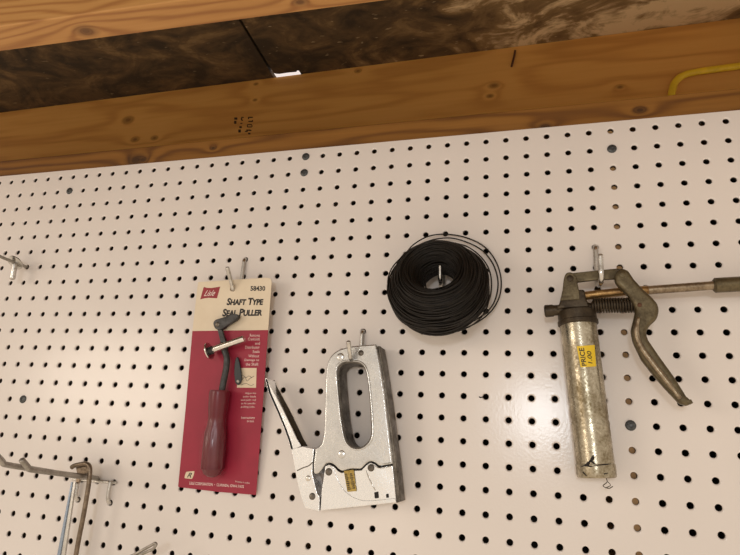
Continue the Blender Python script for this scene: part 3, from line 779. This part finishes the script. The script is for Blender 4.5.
# head: cross cylinder, block, links
h0, h1 = P(544.3, 311.3, GA+.004), P(600, 306.6, GA+.004)
hr = 5.2/F*.70; hax = (h1-h0).normalized(); Lhh = (h1-h0).length
link('pump_head', lathe(h0, h1, [(0, 0), (0, hr*.85), (.0012, hr*1.1), (.009, hr*1.1), (.0105, hr*.95), (Lhh-.012, hr*.95), (Lhh-.010, hr*.75), (Lhh, hr*.75), (Lhh, 0)], 28), 'greasedark_shade', t_, 35)
GF = wallframe(GA+.013)
link('head_block', pxslab(GF, [(563, 291, 2), (568, 289, 2), (584.6, 289.4, 2), (586.4, 299, 1), (590, 307), (556, 309), (559.5, 303, 2)], .022, .0022), 'greasedark_shade', t_, 40)
G2 = wallframe(GA+.012)
link('link_post', pxslab(G2, [(563.8, 278, 4), (566, 273, 4), (571.6, 272.2, 4), (576.8, 276.5, 4), (577.6, 284, 2), (579, 291), (580, 300), (560, 301), (562.6, 290)], .007, .0012, front=.002), 'grease', t_, 40)
link('link_arm', pxslab(wallframe(GA+.008), [(565, 278.5, 5), (569, 273.2, 4), (595, 270.4), (620, 268, 4), (626, 273, 4), (622, 278.4, 4), (600, 279.4), (576, 282, 4), (568, 283.4, 4)], .005, .0010), 'grease', t_, 40)
tp = [P(u, v, GA+.000) for u, v in ((580, 296.4), (626, 291.2), (648, 290.2), (714, 285.4))]
link('delivery_tube', tube(tp[2:]+[tp[3]+(tp[3]-tp[2]).normalized()*.004], 3.9/F*.70, 20, False), 'tube', t_, 50)
link('feed_tube', tube([tp[0], tp[1], tp[2]], 4.0/F*.70, 20, False), 'rustybrass', t_, 50)
c0_ = tp[3]; cd = (P(740, 284.0, GA)-c0_).normalized(); cr_ = 6.6/F*.70
link('coupler', lathe(c0_-cd*.001, c0_+cd, [(0, 0), (0, cr_*.72), (.002, cr_), (.040, cr_), (.042, cr_*1.12), (.060, cr_*1.12), (.064, cr_*.8), (.075, cr_*.55), (.075, 0)], 24), 'grease', t_, 35)
# plunger and its spring
p0, p1 = P(592, 305.4, GA+.006), P(638, 305.2, GA+.006); sax = (p1-p0).normalized(); Ls = (p1-p0).length
link('plunger', tube([p0, p1], 3.6/F*.68, 14, False), 'greasedark_shade', t_, 50)
ua = Vector((0, -1, 0)); ub = sax.cross(ua).normalized(); turns = 16; sr = 6.3/F*.68
link('spring', tube([p0+sax*(Ls*.96*k/(turns*14))+(ua*math.cos(2*math.pi*k/14)+ub*math.sin(2*math.pi*k/14))*sr for k in range(turns*14+1)], .00110, 7, False), 'greasedark_shade', t_, 180)
G3 = wallframe(GA+.017)
lev = [(614.4, 276, 3), (616.4, 270, 3), (621.6, 267.2, 3), (628.6, 269.6, 3), (634, 278), (643.5, 288.6), (652.5, 296.6, 3), (658.6, 304, 3), (659.6, 311, 3), (657.4, 318.6, 3), (650, 325.4, 3), (646.4, 331.6, 3), (648.4, 339, 2), (659, 354.6), (675.2, 377), (687, 396), (694.6, 402.6, 1), (687.5, 405.6, 1), (680.4, 403.6, 1), (667, 389.6), (655.2, 376.2), (642, 359.6), (633.4, 341.6, 4), (631, 330.6, 4), (634.4, 317), (635.8, 309, 2), (632.4, 302), (628.4, 295), (621.4, 288, 2), (616, 283, 3)]
link('lever', pxslab(G3, lev, .011, .0042, res=5), 'grease', t_, 50)
link('lever_rib', tube([G3.hit(u, v, .0006) for u, v in ((638.4, 318), (636.2, 331), (640, 345), (651, 361), (665, 379), (680, 398))], [.0022, .0030, .0030, .0030, .0022], 14), 'tube', t_, 180)
for (u, v, r, m_, f_) in ((570, 278.4, 3.6, 'greasedark_shade', G2), (622.4, 274.4, 3.8, 'grease', G3), (639.6, 305, 2.4, 'rust', G3), (572, 297, 3.0, 'grease', GF)):
    ob = disc((u, v), Frame(f_.o+f_.n*(.002 if f_ is G2 else 0), f_.ex, f_.ey), r, .0012); link('pivot_pin', ob, m_, t_, 50)
tp_ = b+ax*.0005+Vector((.008, -.004, .002))
link('frayed_thread', join(tube([tp_, tp_+Vector((.001, -.001, -.005)), tp_+Vector((-.003, -.001, -.009)), tp_+Vector((.002, -.002, -.011)), tp_+Vector((.006, -.001, -.009))], .0005, 6), tube([tp_+Vector((.001, -.001, -.004)), tp_+Vector((.004, 0, -.008)), tp_+Vector((-.001, 0, -.011))], .0004, 6)), 'chromedark', t_, 180)
# price sticker wrapped on the barrel
def on_barrel(u, v, off):
    d = ray(u, v).normalized(); R_ = RB+(RE*.97-RB)*.2+off
    w = CAM-a; wd = w-ax*w.dot(ax); dd = d-ax*d.dot(ax)
    A2, B2, C2 = dd.dot(dd), 2*wd.dot(dd), wd.dot(wd)-R_*R_
    disc_ = max(B2*B2-4*A2*C2, 0)
    return CAM+d*((-B2-math.sqrt(disc_))/(2*A2))
Q = [(580.6, 367.2), (596.2, 366.4), (594.6, 344.9), (576.6, 346.2)]
def stick(off):
    def f(s, t, z=0):
        u = (1-s)*(1-t)*Q[0][0]+s*(1-t)*Q[1][0]+s*t*Q[2][0]+(1-s)*t*Q[3][0]
        v = (1-s)*(1-t)*Q[0][1]+s*(1-t)*Q[1][1]+s*t*Q[2][1]+(1-s)*t*Q[3][1]
        return on_barrel(u, v, off)
    return f
bm = bmesh.new(); f = stick(.0003); g_ = stick(.0001); n_ = 10
G = [[bm.verts.new(f(i/n_, j/n_)) for j in range(n_+1)] for i in range(n_+1)]
G_ = [[bm.verts.new(g_(i/n_, j/n_)) for j in range(n_+1)] for i in range(n_+1)]
for i in range(n_):
    for j in range(n_):
        bm.faces.new((G[i][j], G[i+1][j], G[i+1][j+1], G[i][j+1])); bm.faces.new((G_[i][j], G_[i][j+1], G_[i+1][j+1], G_[i+1][j]))
    for GG in ((G[i][0], G[i+1][0], G_[i+1][0], G_[i][0]), (G[i][n_], G[i+1][n_], G_[i+1][n_], G_[i][n_]), (G[0][i], G[0][i+1], G_[0][i+1], G_[0][i]), (G[n_][i], G[n_][i+1], G_[n_][i+1], G_[n_][i])): bm.faces.new(GG)
stk = tag(link('price_sticker', mesh_of(bm), 'yellow', t_, 40), 'yellow price sticker')
f5 = stick(.00045)
link('price_text', text_mesh('PRICE', lambda s, t, z=0: f5(.10+.30*(1-t), .06+.84*s), bold=.02), 'ink', stk)
link('price_text', text_mesh('1.00', lambda s, t, z=0: f5(.52+.26*(1-t), .14+.60*s), bold=.01, shear=.2), 'ink', stk)

# ------------------------------------------------------------------ small things overhead and on the board
yc = YR-.006
cp = [at_y(u, v, yc) for u, v in ((790, 61), (740, 66), (715, 69.2), (697, 71.8), (684, 75), (676, 81), (672.6, 89), (671.5, 97))]
cp.append(cp[-1]+Vector((.001, .001, -.012)))
cp.insert(0, cp[0]+(cp[0]-cp[1])*2)
me = tube(cp, .0052, 14, n=6, flat=.75)
tag(solo('electrical_cable', me, 'cable', cp[5], 180), 'yellow plastic sheathed cable bending down behind the top plate', 'cable')
np_ = [at_y(515.2, 50.5, YR-.003), at_y(514, 57, YR-.0035), at_y(511.6, 66.5, YR-.004)]
me = tube(np_, .0017, 10)
tag(solo('nail', me, 'rust', np_[0], 60), 'rusty bent nail on the rim joist under the ceiling boards', 'nail')
fl = P(481.5, 397.3, .0006)
me = tube([P(479.2, 396.8, .0004), P(480.6, 397.6, .0008), P(483, 396.8, .0004)], .0006, 8)
tag(solo('dark_fleck', me, 'ink', fl, 60), 'tiny dark fleck stuck beside a hole right of the staple gun', 'fleck')

# ------------------------------------------------------------------ light
def area(name, loc, tgt, size, power, col, sy=None):
    L = bpy.data.lights.new(name, 'AREA'); L.energy = power; L.color = col
    L.shape = 'ELLIPSE' if sy else 'DISK'; L.size = size
    if sy: L.size_y = sy
    o = bpy.data.objects.new(name, L); COL.objects.link(o); o.location = loc
    o.rotation_euler = (Vector(tgt)-Vector(loc)).to_track_quat('-Z', 'Y').to_euler(); return o
area('room_lamp', (-1.42, -2.20, -.12), (.45, 0, -.34), .95, 13, (1, .86, .71), .6)
area('rear_lamp', (.862, -2.1, -.205), (.84, 0, -.35), .21, 6.4, (.90, .95, 1))
W = bpy.data.worlds.new('room'); SC.world = W; W.use_nodes = True
nt = W.node_tree; bg = nt.nodes['Background']
# the room around: a pale floor below, darker walls further up
tc = nt.nodes.new('ShaderNodeTexCoord'); nz = nt.nodes.new('ShaderNodeTexNoise'); nz.inputs['Scale'].default_value = 2.2; nz.inputs['Detail'].default_value = 2
sx = nt.nodes.new('ShaderNodeSeparateXYZ'); ad = nt.nodes.new('ShaderNodeMath'); ad.operation = 'MULTIPLY_ADD'; ad.inputs[1].default_value = .5
rp = nt.nodes.new('ShaderNodeValToRGB'); e = rp.color_ramp.elements
e[0].position = .0; e[1].position = 1.0; e[0].color = (1.35, 1.10, .84, 1); e[1].color = (.30, .25, .20, 1)
x_ = e.new(.52); x_.color = (1.0, .88, .75, 1); x_ = e.new(.78); x_.color = (.62, .53, .44, 1)
ml = nt.nodes.new('ShaderNodeMath'); ml.operation = 'MULTIPLY'; ml.inputs[1].default_value = .95
ln = nt.nodes.new('ShaderNodeMath'); ln.operation = 'MULTIPLY_ADD'; ln.inputs[1].default_value = .5; ln.inputs[2].default_value = .025
nt.links.new(tc.outputs['Generated'], nz.inputs['Vector']); nt.links.new(tc.outputs['Generated'], sx.inputs[0])
nt.links.new(sx.outputs[2], ln.inputs[0]); nt.links.new(nz.outputs['Fac'], ml.inputs[0])
nt.links.new(ln.outputs[0], ad.inputs[2]); nt.links.new(ml.outputs[0], ad.inputs[0])
nt.links.new(ad.outputs[0], rp.inputs[0]); nt.links.new(rp.outputs[0], bg.inputs[0])
bg.inputs[1].default_value = .88
vs_ = SC.view_settings; vs_.view_transform = 'Standard'; vs_.look = 'None'; vs_.exposure = -.31; vs_.gamma = 1; vs_.use_curve_mapping = False
